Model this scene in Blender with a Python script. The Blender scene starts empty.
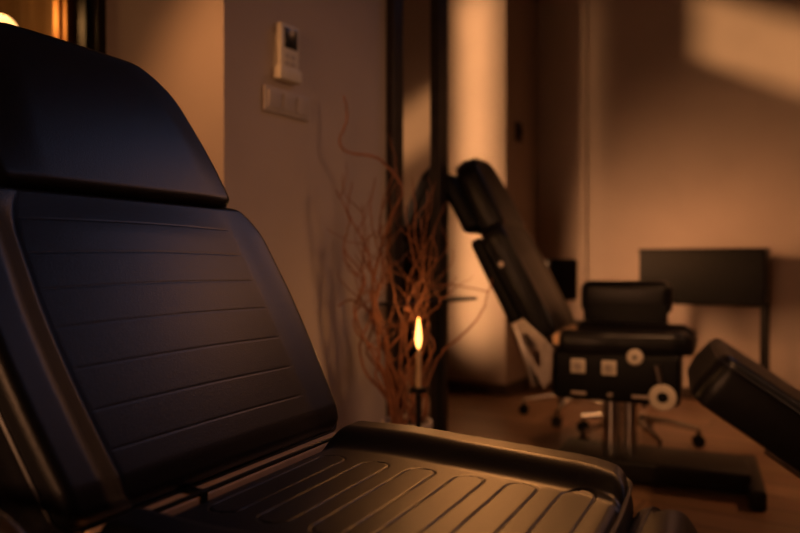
import bpy, bmesh, math, random
from mathutils import Vector, Matrix
random.seed(7)
S = bpy.context.scene
COL = S.collection
F = 700.0; H = 0.9                     # focal length in pixels (800 wide), eye height
A = (0.5408, 0.8412); B = (0.8412, -0.5408)   # the two wall directions of the room
LEFTW = -1.497                         # plane of the left wall (along B)
NEARA = 1.404; RECA = 2.651; COLA = 4.338; FARA = 4.90
RECB = -2.45; COLB = -1.945; RIGHTB = 1.8; BACKA = -2.5; FARLEFT = -3.2; CEIL = 4.0
def R(a, b, z=0.0): return Vector((a*A[0]+b*B[0], a*A[1]+b*B[1], z))
RZ = math.atan2(A[1], A[0])            # rotation so that local x = A, local y = -B

# ---------------------------------------------------------------- camera
cam = bpy.data.cameras.new('camera'); co = bpy.data.objects.new('camera', cam); COL.objects.link(co)
co.location = (0, 0, H); co.rotation_euler = (math.radians(90-0.37), 0, 0)
cam.sensor_width = 36; cam.lens = 36*F/800; cam.clip_start = 0.02
cam.dof.use_dof = True; cam.dof.focus_distance = 1.08; cam.dof.aperture_fstop = 2.3
S.camera = co
# ---------------------------------------------------------------- world, lights, exposure
w = bpy.data.worlds.new('world'); S.world = w; w.use_nodes = True
w.node_tree.nodes['Background'].inputs[0].default_value = (0.35, 0.42, 0.6, 1)
w.node_tree.nodes['Background'].inputs[1].default_value = 0.12
def area(name, loc, target, sx, sy, power, col, spread=180):
    l = bpy.data.lights.new(name, 'AREA'); l.shape = 'RECTANGLE'; l.size = sx; l.size_y = sy
    l.energy = power; l.color = col; l.spread = math.radians(spread)
    o = bpy.data.objects.new(name, l); COL.objects.link(o); o.location = loc
    o.rotation_euler = (Vector(target)-Vector(loc)).to_track_quat('-Z', 'Y').to_euler()
    return o
def spot(name, loc, target, power, col, size, blend, rad=0.05):
    l = bpy.data.lights.new(name, 'SPOT'); l.energy = power; l.color = col
    l.spot_size = math.radians(size); l.spot_blend = blend; l.shadow_soft_size = rad
    o = bpy.data.objects.new(name, l); COL.objects.link(o); o.location = loc
    o.rotation_euler = (Vector(target)-Vector(loc)).to_track_quat('-Z', 'Y').to_euler()
    return o
SUND = R(0.70, 1.0, -0.50)
sl = bpy.data.lights.new('sun', 'SUN'); sl.energy = 5.0; sl.color = (1.0, 0.50, 0.20); sl.angle = math.radians(4)
so = bpy.data.objects.new('sun', sl); COL.objects.link(so); so.location = R(0, -6, 6)
so.rotation_euler = SUND.to_track_quat('-Z', 'Y').to_euler()
# added warm fill from behind the camera, the back wall has no window
area('back_fill', R(BACKA+0.05, -0.6, 1.35), R(4.9, -0.9, 0.5), 1.3, 1.0, 5.5, (1.0, 0.44, 0.20), 60)
spot('left_wall_spot', R(2.2, 1.6, 1.9), R(2.0, LEFTW, 0.85), 58, (1.0, 0.50, 0.26), 50, 1.0, 0.3)  # added spot that brightens the left wall, no fixture there
# added warm lights, no fixtures: pillar, far wall, near partition, floor and seat
area('recess_light', R(3.50, RECB+0.03, 1.00), R(4.70, -0.9, 0.70), 0.7, 0.8, 15, (1.0, 0.46, 0.19), 75)  # added area light, stands in for a low recess window not built
area('pillar_fill', R(3.66, RECB+0.05, 1.55), R(COLA, -2.16, 1.55), 0.12, 2.4, 4.6, (1.0, 0.50, 0.21), 40)  # added tall light that brightens the pillar face
spot('far_wall_spot', R(3.05, -1.30, 1.35), R(FARA, -0.55, 0.62), 34, (1.0, 0.40, 0.14), 58, 1.0, 0.10)
spot('partition_spot', R(0.80, -1.53, 1.75), R(NEARA, -1.42, 1.30), 14, (1.0, 0.42, 0.14), 90, 1.0, 0.05)
spot('floor_spot', R(4.5, 1.3, 3.3), R(3.6, -0.3, 0.0), 190, (1.0, 0.42, 0.16), 46, 1.0, 0.12)
spot('seat_spot', R(3.61, -1.776, 2.55), (0.125, 0.96, 0.61), 135, (1.0, 0.38, 0.10), 7.5, 1.0, 0.10)  # added to give the seat leather its orange highlight
area('backrest_fill', (2.1, 3.1, 2.8), (-0.25, 0.95, 0.9), 0.22, 0.22, 0.65, (1.0, 0.38, 0.12), 50)  # added out-of-view light for the warm glow on the backrest
spot('chair_spot', R(0.7, 0.5, 2.9), R(2.95, -0.75, 0.35), 120, (1.0, 0.45, 0.18), 32, 1.0, 0.08)  # added frontal light for the far chair's near side
# added cool fill for the bluish leather sheen, the ceiling has no skylight
area('cool_fill', (2.2, 2.8, CEIL-0.1), (-0.3, 1.0, 1.0), 1.8, 1.8, 1.6, (0.26, 0.48, 1.0), 60)
S.view_settings.view_transform = 'Standard'; S.view_settings.look = 'None'
S.view_settings.gamma = 1; S.view_settings.use_curve_mapping = False
S.view_settings.exposure = 0.0

# ---------------------------------------------------------------- materials
def mat(name, col, rough=0.5, metal=0.0, noise=None, bump=None, emit=None, coat=0.0, spec=0.5):
    m = bpy.data.materials.new(name); m.use_nodes = True
    nt = m.node_tree; b = nt.nodes['Principled BSDF']
    b.inputs['Base Color'].default_value = (*col, 1); b.inputs['Roughness'].default_value = rough
    b.inputs['Metallic'].default_value = metal; b.inputs['Specular IOR Level'].default_value = spec
    b.inputs['Coat Weight'].default_value = coat
    tc = nt.nodes.new('ShaderNodeTexCoord')
    if noise:
        sc, amt = noise
        n = nt.nodes.new('ShaderNodeTexNoise'); n.inputs['Scale'].default_value = sc; n.inputs['Detail'].default_value = 5
        nt.links.new(tc.outputs['Object'], n.inputs['Vector'])
        r = nt.nodes.new('ShaderNodeValToRGB')
        r.color_ramp.elements[0].position = 0.3; r.color_ramp.elements[1].position = 0.7
        r.color_ramp.elements[0].color = (*[c*(1-amt) for c in col], 1)
        r.color_ramp.elements[1].color = (*[min(1, c*(1+amt)) for c in col], 1)
        nt.links.new(n.outputs['Fac'], r.inputs['Fac']); nt.links.new(r.outputs['Color'], b.inputs['Base Color'])
    if bump:
        sc, st, kind = bump
        if kind == 'v':
            n = nt.nodes.new('ShaderNodeTexVoronoi'); out = 'Distance'
        else:
            n = nt.nodes.new('ShaderNodeTexNoise'); out = 'Fac'; n.inputs['Detail'].default_value = 4
        n.inputs['Scale'].default_value = sc
        nt.links.new(tc.outputs['Object'], n.inputs['Vector'])
        bp = nt.nodes.new('ShaderNodeBump'); bp.inputs['Strength'].default_value = st; bp.inputs['Distance'].default_value = 0.002
        nt.links.new(n.outputs[out], bp.inputs['Height']); nt.links.new(bp.outputs['Normal'], b.inputs['Normal'])
    if emit:
        b.inputs['Emission Color'].default_value = (*emit[0], 1); b.inputs['Emission Strength'].default_value = emit[1]
    return m
LEATHER = mat('black_leather', (0.005, 0.005, 0.007), 0.38, noise=(60, 0.25), bump=(520, 0.10, 'v'), spec=0.36)
LEATHER2 = mat('black_leather_plain', (0.006, 0.0055, 0.006), 0.36, noise=(30, 0.25), bump=(200, 0.1, 'v'), spec=0.3)
PIPING = mat('black_piping', (0.012, 0.011, 0.013), 0.3, noise=(90, 0.2))
CHROME = mat('chrome', (0.75, 0.72, 0.68), 0.18, 1.0, noise=(20, 0.05))
STEEL = mat('brushed_steel', (0.46, 0.40, 0.34), 0.35, 1.0, noise=(40, 0.1))
SATIN = mat('satin_bar', (0.90, 0.58, 0.32), 0.5, 0.0, noise=(40, 0.08))
BLACKM = mat('black_metal', (0.010, 0.009, 0.008), 0.45, 0.2, noise=(25, 0.2), spec=0.3)
BLACKP = mat('black_plastic', (0.004, 0.004, 0.004), 0.5, noise=(25, 0.2), spec=0.18)
CREAM = mat('cream_plastic', (0.62, 0.55, 0.45), 0.45, noise=(30, 0.05))
SCREEN = mat('dark_screen', (0.01, 0.012, 0.014), 0.25, noise=(30, 0.2))
SWITCH = mat('switch_plastic', (0.42, 0.36, 0.33), 0.4, noise=(30, 0.06))
WALL = mat('wall_paint', (0.44, 0.355, 0.305), 0.85, noise=(3, 0.05), bump=(60, 0.15, 'n'))
CEILM = mat('ceiling_paint', (0.5, 0.46, 0.42), 0.9, noise=(3, 0.04))
TRIM = mat('dark_wood_trim', (0.05, 0.03, 0.02), 0.5, noise=(12, 0.3))
FRAME = mat('dark_bronze', (0.03, 0.022, 0.018), 0.4, 0.5, noise=(18, 0.2))
BRASS = mat('brass', (0.55, 0.27, 0.09), 0.55, 1.0, noise=(18, 0.1))
CURTAIN = mat('amber_curtain', (0.55, 0.33, 0.15), 0.8, noise=(8, 0.1))
MIRROR = mat('mirror_glass', (0.8, 0.78, 0.76), 0.06, 1.0, noise=(4, 0.02))
TWIG = mat('twig_bark', (0.20, 0.075, 0.035), 0.65, noise=(30, 0.35), bump=(120, 0.4, 'n'))
POT = mat('pale_ceramic', (0.65, 0.55, 0.45), 0.35, noise=(10, 0.06))
SOIL = mat('soil', (0.04, 0.025, 0.018), 0.9, noise=(40, 0.4))
WAX = mat('candle_wax', (0.7, 0.5, 0.28), 0.5, noise=(20, 0.05))
FLAME = mat('flame', (1, 0.5, 0.15), 0.5, emit=((1.0, 0.42, 0.10), 5.0))
GLOBE = mat('lamp_globe', (1, 0.8, 0.5), 0.4, emit=((1.0, 0.50, 0.16), 2.2))
def floor_mat():
    m = bpy.data.materials.new('floor_planks'); m.use_nodes = True; nt = m.node_tree; b = nt.nodes['Principled BSDF']
    tc = nt.nodes.new('ShaderNodeTexCoord'); mp = nt.nodes.new('ShaderNodeMapping')
    mp.inputs['Rotation'].default_value = (0, 0, math.atan2(-B[1], B[0]))
    nt.links.new(tc.outputs['Object'], mp.inputs['Vector'])
    br = nt.nodes.new('ShaderNodeTexBrick'); br.inputs['Scale'].default_value = 1.0
    br.inputs['Brick Width'].default_value = 1.3; br.inputs['Row Height'].default_value = 0.16
    br.inputs['Mortar Size'].default_value = 0.004; br.inputs['Bias'].default_value = 0.0
    br.inputs['Color1'].default_value = (0.23, 0.13, 0.075, 1); br.inputs['Color2'].default_value = (0.36, 0.215, 0.13, 1)
    br.inputs['Mortar'].default_value = (0.03, 0.018, 0.012, 1)
    nt.links.new(mp.outputs['Vector'], br.inputs['Vector'])
    n = nt.nodes.new('ShaderNodeTexNoise'); n.inputs['Scale'].default_value = 6; n.inputs['Detail'].default_value = 6
    mp2 = nt.nodes.new('ShaderNodeMapping'); mp2.inputs['Scale'].default_value = (0.6, 8, 1)
    nt.links.new(mp.outputs['Vector'], mp2.inputs['Vector']); nt.links.new(mp2.outputs['Vector'], n.inputs['Vector'])
    mx = nt.nodes.new('ShaderNodeMixRGB'); mx.blend_type = 'MULTIPLY'; mx.inputs['Fac'].default_value = 0.5
    nt.links.new(br.outputs['Color'], mx.inputs['Color1']); nt.links.new(n.outputs['Color'], mx.inputs['Color2'])
    nt.links.new(mx.outputs['Color'], b.inputs['Base Color']); b.inputs['Roughness'].default_value = 0.38
    return m
FLOORM = floor_mat()

# ---------------------------------------------------------------- mesh helpers
class MB:
    """collects shapes, links them as one mesh object"""
    def __init__(s): s.v = []; s.f = []
    def add(s, vs, fs):
        n = len(s.v); s.v += [tuple(v) for v in vs]; s.f += [tuple(i+n for i in f) for f in fs]; return s
    def box(s, x0, x1, y0, y1, z0, z1, fn=None):
        vs = [(x, y, z) for x in (x0, x1) for y in (y0, y1) for z in (z0, z1)]
        if fn: vs = [fn(*v) for v in vs]
        return s.add(vs, [(0,1,3,2), (4,6,7,5), (0,4,5,1), (2,3,7,6), (0,2,6,4), (1,5,7,3)])
    def rbox(s, x0, x1, y0, y1, z0, z1, r, seg=3, fn=None):
        bm = bmesh.new(); bmesh.ops.create_cube(bm, size=1)
        for v in bm.verts: v.co = Vector(((x0+x1)/2+v.co.x*(x1-x0), (y0+y1)/2+v.co.y*(y1-y0), (z0+z1)/2+v.co.z*(z1-z0)))
        bmesh.ops.bevel(bm, geom=bm.edges[:], offset=r, segments=seg, affect='EDGES', profile=0.5)
        bm.verts.index_update()
        vs = [tuple(v.co) for v in bm.verts]; fs = [[v.index for v in f.verts] for f in bm.faces]
        if fn: vs = [fn(*v) for v in vs]
        bm.free(); return s.add(vs, fs)
    def tube(s, pts, rad, n=10, closed=False, cap=True):
        pts = [Vector(p) for p in pts]; N = len(pts)
        rads = rad if isinstance(rad, (list, tuple)) else [rad]*N
        up = None; rings = []
        for i, p in enumerate(pts):
            if closed: t = pts[(i+1) % N]-pts[i-1]
            else: t = pts[min(i+1, N-1)]-pts[max(i-1, 0)]
            t.normalize()
            if up is None:
                up = Vector((0, 0, 1)) if abs(t.z) < 0.9 else Vector((1, 0, 0))
            up = (up-t*up.dot(t)); up.normalize(); sd = t.cross(up)
            rings.append([p+rads[i]*(math.cos(2*math.pi*k/n)*up+math.sin(2*math.pi*k/n)*sd) for k in range(n)])
        vs = [v for r in rings for v in r]; fs = []
        for i in range(N if closed else N-1):
            j = (i+1) % N
            for k in range(n):
                fs.append((i*n+k, i*n+(k+1) % n, j*n+(k+1) % n, j*n+k))
        if not closed and cap:
            fs.append(tuple(range(n-1, -1, -1))); fs.append(tuple((N-1)*n+k for k in range(n)))
        return s.add(vs, fs)
    def lathe(s, prof, c=(0, 0, 0), n=24, axis=None):
        """prof: list of (radius, height); axis: (origin, direction) else vertical at c"""
        if axis: o, d = Vector(axis[0]), Vector(axis[1]).normalized()
        else: o, d = Vector(c), Vector((0, 0, 1))
        u = d.orthogonal().normalized(); v = d.cross(u); vs = []; fs = []
        for r, h in prof:
            for k in range(n):
                a = 2*math.pi*k/n; vs.append(o+d*h+u*(r*math.cos(a))+v*(r*math.sin(a)))
        for i in range(len(prof)-1):
            for k in range(n):
                fs.append((i*n+k, i*n+(k+1) % n, (i+1)*n+(k+1) % n, (i+1)*n+k))
        if prof[0][0] > 1e-5: fs.append(tuple(range(n-1, -1, -1)))
        if prof[-1][0] > 1e-5: fs.append(tuple((len(prof)-1)*n+k for k in range(n)))
        return s.add(vs, fs)
    def prism(s, poly, y0, y1, fn=None):
        """polygon in x,z extruded along y"""
        n = len(poly); vs = [(x, y0, z) for x, z in poly]+[(x, y1, z) for x, z in poly]
        if fn: vs = [fn(*v) for v in vs]
        fs = [tuple(range(n)), tuple(range(2*n-1, n-1, -1))]+[(i, i+n, (i+1) % n+n, (i+1) % n) for i in range(n)]
        return s.add(vs, fs)
    def build(s, name, m, parent=None, smooth=True, bevel=0):
        me = bpy.data.meshes.new(name); me.from_pydata(s.v, [], s.f); me.update()
        bm = bmesh.new(); bm.from_mesh(me); bmesh.ops.remove_doubles(bm, verts=bm.verts, dist=1e-6)
        bmesh.ops.recalc_face_normals(bm, faces=bm.faces); bm.to_mesh(me); bm.free()
        if smooth:
            for p in me.polygons: p.use_smooth = True
            me.set_sharp_from_angle(angle=math.radians(40))
        me.materials.append(m)
        o = bpy.data.objects.new(name, me); COL.objects.link(o)
        if parent: o.parent = parent
        if bevel:
            b = o.modifiers.new('bevel', 'BEVEL'); b.width = bevel; b.segments = 2; b.limit_method = 'ANGLE'
        return o
def tag(o, label, cat, group=None):
    o['label'] = label; o['category'] = cat
    if group: o['group'] = group
    return o
def thing(name, label, cat, loc=(0, 0, 0), rz=0.0, group=None):
    o = bpy.data.objects.new(name, None); o.empty_display_size = 0.1; COL.objects.link(o)
    o.location = loc; o.rotation_euler = (0, 0, rz)
    return tag(o, label, cat, group)
def struct(o): o['kind'] = 'structure'; return o
def rbx(name, a0, a1, b0, b1, z0, z1, m, bevel=0):
    return struct(MB().box(a0, a1, b0, b1, z0, z1, fn=lambda a, b, z: tuple(R(a, b, z))).build(name, m, smooth=False, bevel=bevel))
RF = lambda a, b, z: tuple(R(a, b, z))
def ray(px): return Vector(((px-400)/F, 1, 0))
def a_on_b(px, b):                      # a coordinate where the sight line px meets the plane b
    r = ray(px); return b*(r.x*A[0]+r.y*A[1])/(r.x*B[0]+r.y*B[1])
def depth(a, b): return a*A[1]+b*B[1]
def zat(py, D): return H+(262-py)/F*D

# ---------------------------------------------------------------- room shell
def wall_with_hole(name, fixed, const, u0, u1, z0, z1, hole, th, m):
    """slab at fixed axis 'a' or 'b' = const..const+th with one rectangular hole (u0,u1,z0,z1)"""
    mb = MB(); h = hole
    def bx(ua, ub, za, zb):
        c0, c1 = sorted((const, const+th))
        if fixed == 'a': mb.box(c0, c1, ua, ub, za, zb, fn=RF)
        else: mb.box(ua, ub, c0, c1, za, zb, fn=RF)
    bx(u0, h[0], z0, z1); bx(h[1], u1, z0, z1)
    if h[2] > z0: bx(h[0], h[1], z0, h[2])
    if h[3] < z1: bx(h[0], h[1], h[3], z1)
    return struct(mb.build(name, m, smooth=False))
rbx('floor', BACKA-0.2, FARA+0.2, FARLEFT-0.2, RIGHTB+0.2, -0.1, 0, FLOORM)
SKY = (-1.5, -0.3, -1.1, -0.1)
wall_c = MB()
for a0, a1, b0, b1 in ((BACKA-.2, NEARA+.12, FARLEFT-.2, RIGHTB+.2), (NEARA+.12, RECA, LEFTW-.12, RIGHTB+.2), (RECA, FARA+.2, RECB-.15, RIGHTB+.2)):
    wall_c.box(a0, a1, b0, b1, CEIL, CEIL+0.1, fn=RF)
wall_c.box(NEARA+.12, RECA, FARLEFT-.15, LEFTW-.12, 2.6, 2.7, fn=RF)
struct(wall_c.build('ceiling', CEILM, smooth=False))
rbx('wall_far', FARA, FARA+0.15, RECB-0.15, RIGHTB+0.15, 0, CEIL, WALL)
rbx('wall_right', BACKA-0.15, FARA, RIGHTB, RIGHTB+0.15, 0, CEIL, WALL)
rbx('wall_back', BACKA-0.15, BACKA, FARLEFT-0.15, RIGHTB, 0, CEIL, WALL)
rbx('wall_outer', BACKA, NEARA, FARLEFT-0.15, FARLEFT, 0, CEIL, WALL)
# partition facing the camera, with a curtained opening at its left end
OPR = -2.22
wall_with_hole('wall_near', 'a', NEARA, FARLEFT-0.15, LEFTW, 0, CEIL, (-3.05, OPR, 0, 2.35), 0.12, WALL)
rbx('wall_left', NEARA+0.12, RECA, LEFTW-0.12, LEFTW, 0, CEIL, WALL)
rbx('wall_alcove', NEARA+0.12, RECA, FARLEFT-0.15, FARLEFT, 0, 2.6, WALL)
rbx('wall_return', RECA-0.12, RECA, FARLEFT, LEFTW-0.12, 0, 2.6, WALL)
rbx('wall_recess_upper', RECA-0.12, RECA, RECB-0.15, LEFTW-0.12, 2.7, CEIL, WALL)
WH = (2.80, 3.79, 3.02, 3.53)
wall_with_hole('wall_recess', 'b', RECB, RECA, FARA, 0, CEIL, WH, -0.15, WALL)
rbx('wall_pillar', COLA, FARA, RECB, COLB, 0, CEIL, WALL)
# shallow step added beside the pillar for a vertical shade difference on the wall
b556 = -1.80; b586 = -1.572
rbx('trim_1', FARA-0.018, FARA, b556, b586, 0, CEIL, WALL)
# clerestory window frame in the recess
t = MB()
for a0, a1, z0, z1 in ((WH[0], WH[1], WH[2], WH[2]+.02), (WH[0], WH[1], WH[3]-.03, WH[3]), (WH[0], WH[0]+.03, WH[2], WH[3]), (WH[1]-.03, WH[1], WH[2], WH[3])):
    t.box(a0, a1, RECB-0.05, RECB-0.02, z0, z1, fn=RF)
struct(t.build('window_1', FRAME, smooth=False))
# baseboards
def base(name, a0, a1, b0, b1): rbx(name, a0, a1, b0, b1, 0, 0.075, TRIM, bevel=0.004)
base('baseboard_far', FARA-0.015, FARA, b586, RIGHTB)
base('baseboard_pillar', COLA-0.015, COLA, RECB, COLB+0.015)
base('baseboard_pillar_side', COLA, FARA, COLB, COLB+0.015)
base('baseboard_left', NEARA, 2.20, LEFTW, LEFTW+0.015)
base('baseboard_near', NEARA-0.015, NEARA, -2.07, LEFTW+0.015)
# door frame of the curtained opening: dark leaf, brass edge
door = struct(MB().box(NEARA-0.03, NEARA+0.02, -2.177, -2.04, 0, 2.42, fn=RF).build('door_1', FRAME, smooth=False, bevel=0.004))
MB().box(NEARA-0.045, NEARA-0.03, -2.09, -2.082, 0, 2.42, fn=RF).build('door_seam', BLACKM, door, smooth=False)
rbx('trim_2', NEARA-0.05, NEARA-0.01, -2.203, -2.177, 0, 2.42, BRASS, bevel=0.004)
rbx('trim_3', NEARA-0.05, NEARA-0.0, -2.262, -2.220, 0, 2.42, BRASS, bevel=0.006)
# curtain
mb = MB(); n = 120; vs = []
for i in range(n+1):
    b = -3.1+(0.84)*i/n
    a = 1.60+0.035*math.sin(i*0.62)+0.015*math.sin(i*0.23+1)
    vs += [R(a, b, 0.02), R(a, b, 2.5), R(a+0.004, b, 2.5), R(a+0.004, b, 0.02)]
fs = []
for i in range(n):
    p = 4*i; q = p+4
    fs += [(p, q, q+1, p+1), (p+1, q+1, q+2, p+2), (p+2, q+2, q+3, p+3), (p+3, q+3, q, p)]
mb.add(vs, fs)
tag(mb.build('curtain', CURTAIN), 'amber floor-length curtain glowing behind the brass-edged opening at top left', 'curtain')

# ---------------------------------------------------------------- mirror with dark frame on the left wall
a0m, a1m = a_on_b(386, LEFTW), a_on_b(441, LEFTW)
th = thing('wall_mirror', 'tall narrow mirror strip in dark frame behind the twigs', 'mirror', R((a0m+a1m)/2, LEFTW+0.01), RZ)
def loc_ab(t, ac, bc):                  # local frame for things rotated by RZ: x = a, y = -b
    return lambda a, b, z: (a-ac, -(b-bc), z)
lf = loc_ab(None, (a0m+a1m)/2, LEFTW+0.01)
a_f1, a_f2 = a_on_b(396, LEFTW), a_on_b(432, LEFTW)
MB().box(a_f1, a_f2, LEFTW+0.002, LEFTW+0.012, 0.05, 3.1, fn=lf).build('mirror_glass', MIRROR, th, smooth=False)
MB().box(a0m, a_f1, LEFTW, LEFTW+0.035, 0.0, 3.15, fn=lf).build('frame_post', FRAME, th, smooth=False, bevel=0.003)
MB().box(a_f2, a1m, LEFTW, LEFTW+0.035, 0.0, 3.15, fn=lf).build('frame_post', FRAME, th, smooth=False, bevel=0.003)
MB().box(a_f1, a_f2, LEFTW, LEFTW+0.035, 3.1, 3.15, fn=lf).build('frame_rail', FRAME, th, smooth=False, bevel=0.003)
MB().box(a_f1, a_f2, LEFTW, LEFTW+0.035, 0.0, 0.05, fn=lf).build('frame_rail', FRAME, th, smooth=False, bevel=0.003)

# remote control in its wall cradle
ac = a_on_b(284, LEFTW); D = depth(ac, LEFTW)
z0, z1 = zat(81, D), zat(27, D)
th = thing('remote_control', 'cream air conditioner remote with dark screen in wall cradle', 'remote control', R(ac, LEFTW+0.001, z0), RZ)
hw = (a_on_b(295, LEFTW)-a_on_b(273, LEFTW))/2*0.86
MB().rbox(-hw, hw, -0.026, -0.004, 0, z1-z0, 0.006).build('remote_body', CREAM, th)
MB().rbox(-hw*.62, hw*.72, -0.029, -0.024, (z1-z0)*.56, (z1-z0)*.93, 0.002).build('screen', SCREEN, th)
bt = MB()
for i in range(2):
    for j in range(3):
        bt.rbox(-hw*.55+i*hw*.62, -hw*.55+i*hw*.62+hw*.42, -0.028, -0.025, .02+j*.022, .032+j*.022, 0.001)
bt.build('keypad', SWITCH, th)
c = MB(); c.rbox(-hw*1.15, hw*1.15, -0.032, 0.0, -0.006, 0.035, 0.004); c.box(-hw*1.1, hw*1.1, -0.004, 0.0, 0.02, (z1-z0)*.8)
c.build('cradle', CREAM, th)
# light switch plate with three rockers
ac = a_on_b(286, LEFTW); D = depth(ac, LEFTW); hw = (a_on_b(309, LEFTW)-a_on_b(264, LEFTW))/2
zc = zat(105, D)
th = thing('light_switch', 'three-gang light switch plate on wall under the remote control', 'switch', R(ac, LEFTW+0.001, zc-0.037), RZ)
MB().rbox(-hw, hw, -0.010, 0, 0, 0.078, 0.003).build('switch_plate', SWITCH, th)
for i in range(3):
    x = -hw+0.012+i*(2*hw-.012)/3
    MB().rbox(x, x+(2*hw-.012)/3-.012, -0.015, -0.008, 0.012, 0.066, 0.002, fn=lambda x, y, z: (x, y-(z-.039)*.06, z)).build('rocker', SWITCH, th)
# small wall switch on the pillar's side
ac = a_on_b(517, COLB); D = depth(ac, COLB)
th = thing('wall_thermostat', 'small dark thermostat on the shaded side of the pillar', 'thermostat', R(ac, COLB+0.001, zat(142, D)), RZ)
MB().rbox(-0.045, 0.045, -0.022, 0, 0, 0.13, 0.005).build('housing', TRIM, th)
MB().lathe([(0.024, 0), (0.024, 0.012), (0.0, 0.014)], axis=((0, -0.021, 0.065), (0, -1, 0))).build('dial', BLACKP, th)

# ---------------------------------------------------------------- upholstered pads
def smooth01(x): x = max(0.0, min(1.0, x)); return x*x*(3-2*x)
def pad_mesh(T, hwf, vb, vt, front, depthk, rr, yc=0.0, nu=200, nv=200, bulge=0.006):
    """T maps (u across, v along, n out) to thing space. hwf(t) half width, vb(u)/vt(u) bottom and top outline."""
    mb = MB()
    us = [math.sin((i/nu-0.5)*math.pi)*0.35+(2*i/nu-1)*0.65 for i in range(nu+1)]
    ts = [(0.5-0.5*math.cos(j/nv*math.pi))*0.4+(j/nv)*0.6 for j in range(nv+1)]
    vs = []; idx = {}
    maxhw = max(hwf(t) for t in ts)
    def roll(e):
        e = max(0.0, min(1.0, e/rr)); return rr*(1-math.sqrt(max(0, 1-(1-e)**2)))
    for j, t in enumerate(ts):
        h = hwf(t)
        for i, a in enumerate(us):
            u = a*h; b, tp = vb(u), vt(u); v = b+(tp-b)*t
            e1 = h-abs(u); e2 = min(v-b, tp-v)
            d1 = max(0, 1-e1/rr); d2 = max(0, 1-e2/rr); dd = min(1.0, math.hypot(d1, d2))
            n = front(u, v, h)-rr*(1-math.sqrt(max(0, 1-dd*dd)))
            idx[i, j] = len(vs); vs.append(T(u+yc, v, n))
    fs = []
    for j in range(nv):
        for i in range(nu):
            fs.append((idx[i, j], idx[i+1, j], idx[i+1, j+1], idx[i, j+1]))
    # perimeter in order
    per = [(i, 0) for i in range(nu)]+[(nu, j) for j in range(nv)]+[(i, nv) for i in range(nu, 0, -1)]+[(0, j) for j in range(nv, 0, -1)]
    P = []
    for i, j in per:
        t = ts[j]; h = hwf(t); u = us[i]*h; b, tp = vb(u), vt(u); P.append((u, b+(tp-b)*t))
    cu = sum(p[0] for p in P)/len(P); cv = sum(p[1] for p in P)/len(P)
    prev = [idx[k] for k in per]; Np = len(per)
    def nrm(k):
        p, q = P[k-1], P[(k+1) % Np]; dx, dy = q[0]-p[0], q[1]-p[1]; L = math.hypot(dx, dy) or 1
        return dy/L, -dx/L
    K = 8
    for s in range(1, K+1):
        f = s/K; n = -rr-(depthk-rr)*f; off = bulge*math.sin(math.pi*f)
        ring = []
        for k in range(Np):
            nx, ny = nrm(k); u, v = P[k]; base_n = front(u, v, hwf(0.5)) if False else 0
            ring.append(len(vs)); vs.append(T(u+nx*off+yc, v+ny*off, n))
        for k in range(Np):
            fs.append((prev[k], ring[k], ring[(k+1) % Np], prev[(k+1) % Np]))
        prev = ring
    for sc, nn in ((0.97, -depthk-0.006), (0.9, -depthk-0.008), (0.0, -depthk-0.008)):
        ring = []
        for k in range(Np):
            u, v = P[k]; ring.append(len(vs)); vs.append(T(cu+(u-cu)*sc+yc, cv+(v-cv)*sc, nn))
        for k in range(Np):
            fs.append((prev[k], ring[k], ring[(k+1) % Np], prev[(k+1) % Np]))
        prev = ring
    mb.add(vs, fs)
    def edge_loop(n, off=0.001):
        out = []; last = None
        for k in range(Np):
            nx, ny = nrm(k); u, v = P[k]; q = Vector(T(u+nx*off+yc, v+ny*off, n))
            if last is None or (q-last).length > 0.004: out.append(q); last = q
        return out
    return mb, edge_loop
def groove(d, w=0.0016, dep=0.0022): return -dep*math.exp(-(d/w)**2)

def corner(t, L, r):                    # inset of the half width for a rounded end, t along 0..1 of length L
    d = min(t, 1-t)*L
    if d >= r: return 0.0
    return r-math.sqrt(max(0, r*r-(r-d)**2))

BACK_LINES = [0.055, 0.105, 0.158, 0.212, 0.263, 0.313, 0.362]
def back_pad(T, parent, fine):
    L = 0.428; v0 = -0.012
    def hwf(t):
        h = 0.262+0.022*math.sin(min(1.0, t*1.6)*math.pi/2)-0.006*max(0, t-0.6)/0.4
        d = (1-t)*L
        if d < 0.085: h -= 0.048*(1-math.sqrt(max(0, 1-((0.085-d)/0.085)**2)))
        d = t*L
        if d < 0.02: h -= 0.02-math.sqrt(max(0, 0.02**2-(0.02-d)**2))
        return h
    def front(u, v, h):
        e = h-abs(u)
        z = 0.014*(1-smooth01((e-0.042)/0.044)) if u < 0 else 0.005*(1-smooth01((e-0.010)/0.080))           # side bolsters stand proud
        z += 0.007*math.cos(min(1, abs(u)/0.2)*math.pi/2)
        if e > 0.078:
            for s in BACK_LINES:
                if abs(v-s) < 0.006: z += groove(v-s, 0.0009, 0.0006)*smooth01((e-0.080)/0.02)
            z += 0.0
        if u < 0: z += -0.0012*math.exp(-((e-0.080)/0.004)**2)
        z *= 1-0.9*smooth01((v-0.34)/0.08)
        z -= 0.006*(1-smooth01((v+0.012)/0.04))
        return z
    n1, n2 = (170, 330) if fine else (60, 110)
    mb, loop = pad_mesh(T, hwf, lambda u: v0, lambda u: v0+L, front, 0.085, 0.015, yc=-0.008, nu=n1, nv=n2)
    o = mb.build('backrest', LEATHER if fine else LEATHER2, parent)
    p = MB(); p.tube(loop(-0.016, 0.002), 0.0030, 8, closed=True); p.tube(loop(-0.080, 0.002), 0.0030, 8, closed=True)
    p.build('piping', PIPING, o)
    return o
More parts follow.
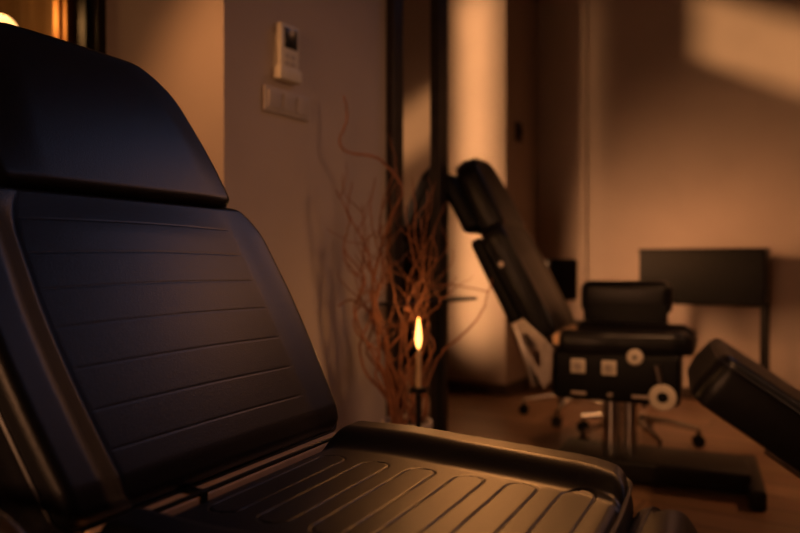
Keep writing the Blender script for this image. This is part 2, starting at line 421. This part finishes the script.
def head_pad(T, parent, fine):
    s0 = 0.407
    def vt(u):
        return 0.697+0.003*smooth01((0.17-abs(u))/0.15)
    def hwf(t):
        h = 0.218-0.038*t**1.3+0.006*math.sin(math.pi*min(1, t*1.2))
        d = (1-t)*0.26
        if d < 0.075: h -= 0.098*(1-math.sqrt(max(0, 1-((0.075-d)/0.075)**2)))
        d = t*0.26
        if d < 0.022: h -= 0.022-math.sqrt(max(0, 0.022**2-(0.022-d)**2))
        return h
    def front(u, v, h):
        e = h-abs(u)
        z = 0.012+0.008*smooth01((e)/0.08)*math.sin(math.pi*max(0, min(1, (v-s0)/0.27)))
        return z
    n1, n2 = (110, 90) if fine else (50, 40)
    mb, loop = pad_mesh(T, hwf, lambda u: s0, vt, front, 0.085, 0.018, yc=0.002, nu=n1, nv=n2)
    o = mb.build('headrest', LEATHER if fine else LEATHER2, parent)
    p = MB(); p.tube(loop(-0.012, 0.001), 0.0028, 8, closed=True); p.tube(loop(-0.080, 0.002), 0.0028, 8, closed=True)
    p.build('piping', PIPING, o)
    return o
UCAPS = [(0.026+0.071*i, 0.067+0.071*i) for i in range(6)]
def seat_pad(T, parent, fine, SL=0.45):
    def hwf(t):
        h = 0.262+0.006*math.sin(min(1, t*2.2)*math.pi)-0.055*max(0, t-0.25)**1.5*1.4
        d = (1-t)*SL
        if d < 0.07: h -= 0.055*(1-math.sqrt(max(0, 1-((0.07-d)/0.07)**2)))
        d = t*SL
        if d < 0.02: h -= 0.02-math.sqrt(max(0, 0.02**2-(0.02-d)**2))
        return h
    def front(u, v, h):
        e = h-abs(u)
        z = -0.025*smooth01((e-0.048)/0.055)*smooth01((v+0.02)/0.03)*1.0
        z += 0.0*v
        flat = smooth01((e-0.080)/0.01)
        # stitched channels running across the seat with rounded ends
        c = 0.130-0.0205; best = 1.0
        for x0, x1 in UCAPS:
            xm, hr = (x0+x1)/2, (x1-x0)/2
            if abs(v-xm) > hr+0.012: continue
            if abs(u) < c: d = abs(abs(v-xm)-hr)
            else: d = abs(math.hypot(v-xm, abs(u)-c)-hr)
            best = min(best, d)
        if best < 0.006: z += groove(best, 0.0012, 0.0014)
        z += 0.003*math.exp(-((v-0.447)/0.02)**2)*flat
        z -= 0.022*smooth01((v-0.45)/0.05)
        return z
    n1, n2 = (240, 400) if fine else (60, 60)
    mb, loop = pad_mesh(T, hwf, lambda u: 0.0, lambda u: SL+0.012*math.cos(min(1, abs(u)/0.2)*math.pi/2), front, 0.085, 0.018, yc=0.0, nu=n1, nv=n2)
    o = mb.build('seat', LEATHER if fine else LEATHER2, parent)
    p = MB(); p.tube(loop(-0.018, 0.002), 0.0028, 8, closed=True)
    p.build('piping', PIPING, o)
    return o

def treatment_chair(label, loc, rz, theta, lift=0.0, fine=False, extras=False, k=1.0):
    t = thing('treatment_chair', label, 'treatment chair', loc, rz)
    ct, st = math.cos(math.radians(theta)), math.sin(math.radians(theta))
    Z = 0.64+lift
    TB = lambda u, v, n: (-v*k*ct+n*st, u, Z+v*k*st+n*ct)     # along the backrest
    TS = lambda u, v, n: (v+0.025, u, Z+n)
    back_pad(TB, t, fine); head_pad(TB, t, fine); seat_pad(TS, t, fine, 0.49 if extras else 0.45)
    # moulded rear shells
    sw = 0.272 if extras else 0.228
    MB().rbox(-sw-0.008, sw-0.008, 0.03, 0.40, -0.150, -0.088, 0.024, 4, fn=TB).build('back_shell', BLACKP, t)
    MB().rbox(-sw+0.03, sw-0.046, 0.435, 0.665, -0.160, -0.088, 0.026, 4, fn=TB).build('headrest_shell', BLACKP, t)
    # cross bar in the gap between seat and backrest, with clips
    b = MB(); b.rbox(-0.006, 0.026, -0.245, 0.235, Z-0.060, Z-0.021, 0.003)
    bar = b.build('hinge_bar', SATIN, t)
    for y in (-0.10,):
        MB().rbox(-0.008, 0.028, y-0.006, y+0.006, Z-0.062, Z-0.016, 0.002).build('clip', BLACKP, bar)
    sp = MB()
    for y in (-0.14, 0.14):
        sp.tube([TB(y, 0.20, -0.15), TB(y, 0.06, -0.17), (-0.02, y, Z-0.16), (0.03, y, Z-0.18)], 0.013)
    sp.build('back_support', STEEL, t)
    # housing below the seat, column and base
    hz0, hz1 = Z-0.275, Z-0.082
    hs = MB().rbox(-0.005, 0.475, -0.258, 0.258, hz0, hz1, 0.02, 3).build('housing', BLACKP, t)
    co_ = MB()
    co_.lathe([(0.040, 0.10), (0.040, hz0+0.01)], c=(0.20, 0.0, 0)); co_.lathe([(0.030, 0.10), (0.030, hz0+0.01)], c=(0.275, -0.02, 0))
    co_.build('column', CHROME, t)
    bs = MB().rbox(0.02, 0.72, -0.17, 0.13, 0.025, 0.105, 0.012).build('base', BLACKM, t)
    for x in (0.0, 0.735):
        MB().rbox(x-0.03, x+0.03, -0.27, 0.27, 0.0, 0.075, 0.012).build('base_foot', BLACKM, t)
    if extras:
        yn = -0.260; Q = Z+0.045
        for x, z in ((0.098, Q-0.184), (0.216, Q-0.185)):
            s = MB().rbox(x-0.028, x+0.028, yn-0.010, yn+0.004, z-0.028, z+0.028, 0.003).build('socket', CREAM, t)
            MB().lathe([(0.016, 0), (0.016, 0.006), (0.011, 0.006), (0.011, 0.002)], axis=((x, yn-0.008, z), (0, -1, 0))).build('socket_ring', SWITCH, s)
        s = MB().lathe([(0.031, 0), (0.031, 0.012), (0.024, 0.018), (0.0, 0.018)], axis=((0.312, yn, Q-0.138), (0, -1, 0))).build('knob', CREAM, t)
        MB().lathe([(0.007, 0), (0.007, 0.004)], axis=((0.312, yn-0.018, Q-0.138), (0, -1, 0))).build('knob_cap', BLACKP, s)
        # hand wheel on a short tube
        wz = Q-0.283
        wl = MB().lathe([(0.020, -0.02), (0.046, 0), (0.050, 0.012), (0.046, 0.022), (0.022, 0.024), (0.020, 0.012)], axis=((0.4125, yn-0.01, wz), (0, -1, 0)), n=32).build('hand_wheel', CREAM, t)
        MB().lathe([(0.020, 0.0), (0.020, 0.014), (0.0, 0.016)], axis=((0.4125, yn-0.01, wz), (0, -1, 0))).build('wheel_hub', BLACKP, wl)
        MB().tube([(0.405, yn-0.012, wz+0.05), (0.39, yn-0.012, wz+0.12)], 0.012).build('lever', CHROME, t)
        for i, x in enumerate((0.10, 0.24, 0.33)):
            MB().rbox(x-0.03, x+0.03-(i == 1)*.04, yn-0.006, yn+0.003, hz0+0.0+0.022, hz0+0.0+0.036, 0.002).build('control_button', STEEL, t)
        # chrome linkage plates joining backrest and seat frame
        for y0 in (-0.300, 0.268):
            p = MB()
            outer = [(-0.17, Z+0.02), (-0.115, Z+0.045), (-0.03, Z-0.03), (0.005, Z-0.08), (0.0, Z-0.2), (-0.03, Z-0.235)]
            inner = [(-0.12, Z-0.03), (-0.10, Z-0.015), (-0.06, Z-0.06), (-0.045, Z-0.10), (-0.045, Z-0.14), (-0.055, Z-0.15)]
            m_ = len(outer); vs = []
            for y in (y0, y0+0.012): vs += [(x, y, z) for x, z in outer]+[(x, y, z) for x, z in inner]
            fs = []
            for i in range(m_):
                j = (i+1) % m_
                fs += [(i, j, j+m_, i+m_), (2*m_+i, 3*m_+i, 3*m_+j, 2*m_+j), (i, 2*m_+i, 2*m_+j, j), (m_+i, m_+j, 3*m_+j, 3*m_+i)]
            p.add(vs, fs)
            p.tube([(-0.155, y0+0.006, Z+0.02), (-0.10, y0+0.006, Z-0.13), (-0.07, y0+0.006, Z-0.23)], 0.014)
            p.tube([(-0.03, y0+0.006, Z-0.05), (-0.025, y0+0.04, Z-0.20)], 0.012)
            p.build('linkage_plate', STEEL, t, bevel=0.003)
        ap = MB().rbox(0.02, 0.43, 0.275, 0.365, Z+0.025, Z+0.185, 0.045, 5).build('armrest', LEATHER2, t)
        MB().rbox(0.04, 0.41, 0.275, 0.30, Z-0.14, Z+0.08, 0.008).build('armrest_bracket', BLACKP, t)
        MB().lathe([(0.012, 0), (0.012, 0.012)], axis=TBaxis(TB, 0.275)).build('bolt', STEEL, t)
    return t
def TBaxis(TB, v):
    return (TB(-0.288, v, -0.06), (0, -1, 0))

RN = math.atan2(-0.457, 0.889)
P0 = Vector((-0.1, 1.167, 0)); Wd = Vector((0.457, 0.889, 0)); Ld = Vector((0.889, -0.457, 0))
root_near = P0-0.25*Wd
near = treatment_chair('large black leather treatment chair with stitched seat filling the foreground', root_near, RN, 60, fine=True)
# the lowered leg rest in front of the near seat and the chrome arm bow beside its backrest
TL = lambda u, v, n: (0.530+v*0.5+n*0.86, u, 0.612-v*0.86+n*0.5)
RN2 = math.radians(-23)
far_root = Vector((0.717, 3.048, 0))
far = treatment_chair('black treatment chair with chrome brackets and a round hand wheel, by the pillar', far_root, RN2, 62.5, lift=-0.012, extras=True, k=1.19)

mb, loop = pad_mesh(TL, lambda t: 0.215-corner(t, 0.40, 0.07)*0.98, lambda u: 0.0, lambda u: 0.40, lambda u, v, h: 0.012*math.cos(u/0.2*math.pi/2), 0.05, 0.03, nu=50, nv=50)
lr = mb.build('leg_rest', LEATHER, near)
MB().tube(loop(-0.03, 0.002), 0.0028, 8, closed=True).build('piping', PIPING, lr)
pts = []
for i in range(25):
    a = math.pi*(i/24); pts.append((-0.05+0.17*math.cos(a)*0.9, -0.345, 0.540+0.13*math.sin(a)))
pts = [(-0.03+0.12, -0.25, 0.50), (0.105, -0.33, 0.505)]+pts+[(-0.20, -0.33, 0.52), (-0.18, -0.24, 0.56)]
MB().tube(pts, 0.011, 12).build('arm_bow', CHROME, near)

# ---------------------------------------------------------------- low lounger cut by the right edge
t = thing('low_lounger', 'black padded lounger back leaning in at the right edge, lower than the chairs', 'lounger', (1.50, 1.98, 0), math.radians(-21))
th_ = math.radians(34); ct, st = math.cos(th_), math.sin(th_)
TBl = lambda u, v, n: (-v*ct+n*st-0.05, u, 0.315+v*st+n*ct)
mb, loop = pad_mesh(TBl, lambda t: 0.27-corner(t, 0.60, 0.05), lambda u: 0.0, lambda u: 0.60, lambda u, v, h: 0.008*math.cos(u/0.27*math.pi/2), 0.15, 0.03, nu=50, nv=60)
o = mb.build('backrest', LEATHER2, t); MB().tube(loop(-0.024, 0.002), 0.003, 8, closed=True).build('piping', PIPING, o)
TSl = lambda u, v, n: (v, u, 0.36+n)
mb, loop = pad_mesh(TSl, lambda t: 0.27-corner(t, 0.55, 0.05), lambda u: 0.0, lambda u: 0.55, lambda u, v, h: 0.008*math.cos(u/0.27*math.pi/2), 0.10, 0.025, nu=50, nv=50)
mb.build('seat', LEATHER2, t)
MB().lathe([(0.04, 0.05), (0.04, 0.27)], c=(0.25, 0, 0)).build('column', CHROME, t)
fr = MB()
for y in (-0.18, 0.18):
    fr.tube([TBl(y, 0.35, -0.165), TBl(y, 0.05, -0.17), (0.02, y, 0.235), (0.35, y, 0.245)], 0.015)
fr.tube([(0.25, -0.18, 0.24), (0.25, 0.18, 0.24)], 0.015)
fr.build('frame', STEEL, t)
MB().rbox(0.0, 0.5, -0.22, 0.22, 0.0, 0.06, 0.012).build('base', BLACKM, t)

# ---------------------------------------------------------------- side table near the far wall
bc, acn = (-1.094-0.384)/2, 4.42
t = thing('side_table', 'long black box-fronted table on thin legs against the far wall', 'table', R(acn+.15, bc), RZ)
MB().rbox(-0.15, 0.13, -0.34, 0.355, 0.645, 0.975, 0.012).build('cabinet_box', BLACKP, t)
MB().rbox(-0.153, 0.133, -0.343, 0.358, 0.962, 0.98, 0.005).build('table_top', BLACKP, t)
for x in (-0.135, 0.12):
    for y in (-0.325, 0.325):
        MB().box(x-0.011, x+0.011, y-0.013, y+0.013, 0, 0.65).build('leg', BLACKM, t, smooth=False)

# ---------------------------------------------------------------- stools
def stool(label, x, y, rz, seat_z, back=False, star=0.27, nleg=5):
    t = thing('rolling_stool', label, 'stool', (x, y, 0), rz)
    MB().lathe([(0.0, seat_z-0.075), (0.15, seat_z-0.072), (0.175, seat_z-0.055), (0.18, seat_z-0.03), (0.165, seat_z-0.008), (0.12, seat_z+0.002), (0, seat_z+0.004)], n=32).build('seat', LEATHER2, t)
    MB().lathe([(0.028, 0.09), (0.028, 0.26), (0.018, 0.262), (0.018, seat_z-0.07)]).build('gas_column', CHROME, t)
    for k in range(nleg):
        a = 2*math.pi*k/nleg; ca, sa = math.cos(a), math.sin(a)
        l = MB().tube([(0.02*ca, 0.02*sa, 0.125), (star*0.5*ca, star*0.5*sa, 0.118), (star*ca, star*sa, 0.085)], [0.018, 0.016, 0.011], 10).build('leg', CHROME, t)
        cb = MB()
        for sgn in (-1, 1):
            ox, oy = -sa*0.014*sgn, ca*0.014*sgn
            cb.lathe([(0.010, -0.007), (0.028, -0.007), (0.030, 0), (0.028, 0.007), (0.010, 0.007)], axis=((star*ca+ox, star*sa+oy, 0.030), (-sa, ca, 0)), n=18)
        cb.lathe([(0.007, 0.03), (0.007, 0.09)], c=(star*ca, star*sa, 0))
        cb.build('caster', BLACKP, l)
    if back:
        MB().tube([(0.05, 0.10, seat_z-0.05), (0.07, 0.21, seat_z), (0.06, 0.24, seat_z+0.22)], 0.012).build('back_post', BLACKM, t)
        MB().rbox(-0.06, 0.16, 0.205, 0.26, seat_z+0.10, seat_z+0.36, 0.027, 5).build('backrest', LEATHER2, t)
    return t
stool('black rolling stool with small padded backrest, behind the far treatment chair', 1.02, 4.05, 0.35, 0.56, back=True, star=0.30)
stool('low backless rolling stool with chrome legs, partly hidden under the far chair', 1.16, 3.47, -0.25, 0.40, star=0.30)

# ---------------------------------------------------------------- C-shaped side table, lamp, candle, pot and twigs
TBB = -1.385
ta0, ta1, tp = a_on_b(390, TBB), a_on_b(466, TBB), a_on_b(440, TBB)
t = thing('narrow_table', 'slim black metal console with thin top behind the twigs, before the mirror', 'table', R(tp, TBB), RZ)
zt = 0.752
MB().rbox(ta0-tp, ta1-tp, -0.055, 0.055, zt-0.012, zt, 0.004).build('table_top', BLACKM, t)
MB().rbox(-0.014, 0.014, -0.014, 0.014, 0.01, zt-0.01, 0.003).build('post', BLACKM, t)
MB().rbox(-0.16, 0.16, -0.055, 0.055, 0.0, 0.02, 0.006).build('foot_plate', BLACKM, t)

D = 2.18
xc = (418.5-400)/F*D
t = thing('candle_stand', 'tall slim candle stand with one lit flame in front of the twigs', 'candle stand', (xc, D, 0), 0)
zf0, zf1 = zat(349, D), zat(317, D)
MB().lathe([(0.07, 0.0), (0.07, 0.012), (0.012, 0.02), (0.009, 0.06), (0.009, zf0-0.14), (0.026, zf0-0.135), (0.026, zf0-0.12)]).build('stand', BLACKM, t)
MB().lathe([(0.0, zf0-0.12), (0.008, zf0-0.12), (0.008, zf0-0.008), (0.0, zf0-0.006)]).build('candle', WAX, t)
hf = zf1-zf0
MB().lathe([(0.0, zf0-0.003), (0.006, zf0+0.008), (0.0105, zf0+hf*.28), (0.0095, zf0+hf*.45), (0.0065, zf0+hf*.7), (0.003, zf0+hf*.88), (0.0, zf0+hf)], n=16).build('flame', FLAME, t)
l = bpy.data.lights.new('candle_light', 'POINT'); l.energy = 0.9; l.color = (1, 0.45, 0.14); l.shadow_soft_size = 0.02
lo = bpy.data.objects.new('candle_light', l); COL.objects.link(lo); lo.location = (xc, D, zf1+0.02)

PX, PY = (407-400)/F*2.34, 2.34
t = thing('plant_pot', 'pale ceramic pot holding the bare twigs', 'pot', (PX, PY, 0), 0)
pz = 0.37
MB().lathe([(0.0, 0.0), (0.055, 0.0), (0.062, 0.02), (0.080, pz-0.03), (0.086, pz-0.02), (0.086, pz), (0.078, pz), (0.076, pz-0.02), (0.0, pz-0.02)], n=36).build('pot_body', POT, t)
MB().lathe([(0.0, pz-0.022), (0.075, pz-0.02), (0.06, pz-0.008), (0.0, pz-0.004)], n=24).build('soil', SOIL, t)

def twig(pts_px, D0, D1, r0, r1, label=None, side=True):
    """a crooked twig through sight-line points, from depth D0 at the pot to D1 at the tip"""
    P = []
    n = len(pts_px)
    for i, (px, py) in enumerate(pts_px):
        Dp = D0+(D1-D0)*i/(n-1); P.append(Vector(((px-400)/F*Dp, Dp, zat(py, Dp))))
    # catmull-rom with small kinks
    Q = []
    for i in range(n-1):
        p0, p1, p2, p3 = P[max(i-1, 0)], P[i], P[i+1], P[min(i+2, n-1)]
        for k in range(6):
            s = k/6
            q = 0.5*((2*p1)+(p2-p0)*s+(2*p0-5*p1+4*p2-p3)*s*s+(3*p1-p0-3*p2+p3)*s**3)
            q += Vector((random.uniform(-1, 1), random.uniform(-1, 1), random.uniform(-.5, .5)))*0.0022
            Q.append(q)
    Q.append(P[-1])
    m = len(Q)
    mb = MB().tube(Q, [1.25*(r0+(r1-r0)*(i/(m-1))**0.8) for i in range(m)], 7)
    # short side shoots
    if side:
        for j in range(3):
            i = random.randrange(m//3, m-2); d = Vector((random.uniform(-1, 1), random.uniform(-.5, .5), random.uniform(.1, 1))).normalized()
            q = [Q[i]]
            for k in range(7):
                d = (d+Vector((random.uniform(-.5, .5), random.uniform(-.4, .4), random.uniform(-.2, .5)))).normalized()
                q.append(q[-1]+d*0.022)
            mb.tube(q, [0.0022-0.0002*k for k in range(8)], 6)
    o = mb.build('twig', TWIG)
    tag(o, label or 'crooked reddish-brown twig rising out of the pale pot', 'twig', None if label else 'curly willow twigs in the pot')
    return o
twig([(400, 425), (392, 380), (384, 340), (372, 290), (388, 225), (402, 190), (380, 160), (348, 152), (340, 140), (347, 118), (344, 96)], 2.34, 2.30, 0.006, 0.0024,
     'longest twig, its thin kinked tip reaching highest beside the mirror')
twig([(412, 425), (425, 390), (440, 355), (462, 335), (482, 312), (492, 278)], 2.34, 2.48, 0.005, 0.002, 'twig bending out to the right toward the far chair back', False)
twig([(398, 425), (385, 395), (366, 372), (360, 345), (370, 315), (352, 300), (338, 306)], 2.34, 2.28, 0.005, 0.0018, 'low twig bulging out left of the pot', False)
twig([(402, 425), (398, 380), (405, 330), (418, 300), (440, 285), (470, 288), (488, 292)], 2.34, 2.50, 0.004, 0.0016, 'thin twig stretching sideways over the pedestal table', False)
ends = [(336, 190), (352, 182), (345, 235), (362, 205), (375, 178), (384, 200), (396, 168), (405, 205), (412, 178), (420, 215), (428, 192), (433, 240), (445, 205), (356, 255), (390, 235), (415, 250), (436, 262), (370, 235)]
for ex, ey in ends:
    sx = random.uniform(391, 424); pts = [(sx, 425)]
    n = 8; dx = 0
    for i in range(1, n):
        f = i/n; mid = sx+(ex-sx)*f**1.3+random.uniform(-13, 13)*math.sin(f*math.pi*0.9)+(-16 if ex < 400 else 8)*math.sin(f*math.pi)*0.7
        pts.append((mid, 425+(ey-425)*f))
    pts.append((ex, ey))
    twig(pts, random.uniform(2.31, 2.37), random.uniform(2.28, 2.40) if ex > 380 else random.uniform(2.22, 2.30), random.uniform(0.0035, 0.0060), 0.0014)

# ---------------------------------------------------------------- floor lamp at the left behind the headrest
LX, LY, LZ = -1.338, 2.35, 1.672
t = thing('floor_lamp', 'lit globe lamp glowing just above the foreground headrest at the left edge', 'lamp', (LX, LY, 0), 0)
MB().lathe([(0.11, 0), (0.11, 0.015), (0.012, 0.03), (0.010, LZ-0.06)]).build('lamp_stand', BRASS, t)
MB().lathe([(0.0, LZ-0.055)]+[(0.055*math.sin(math.pi*k/14), LZ-0.055*math.cos(math.pi*k/14)) for k in range(1, 14)]+[(0.0, LZ+0.055)], n=28).build('globe', GLOBE, t)
l = bpy.data.lights.new('lamp_light', 'POINT'); l.energy = 1.3; l.color = (1, 0.5, 0.16); l.shadow_soft_size = 0.055
lo = bpy.data.objects.new('lamp_light', l); COL.objects.link(lo); lo.location = (LX, LY, LZ+0.09)
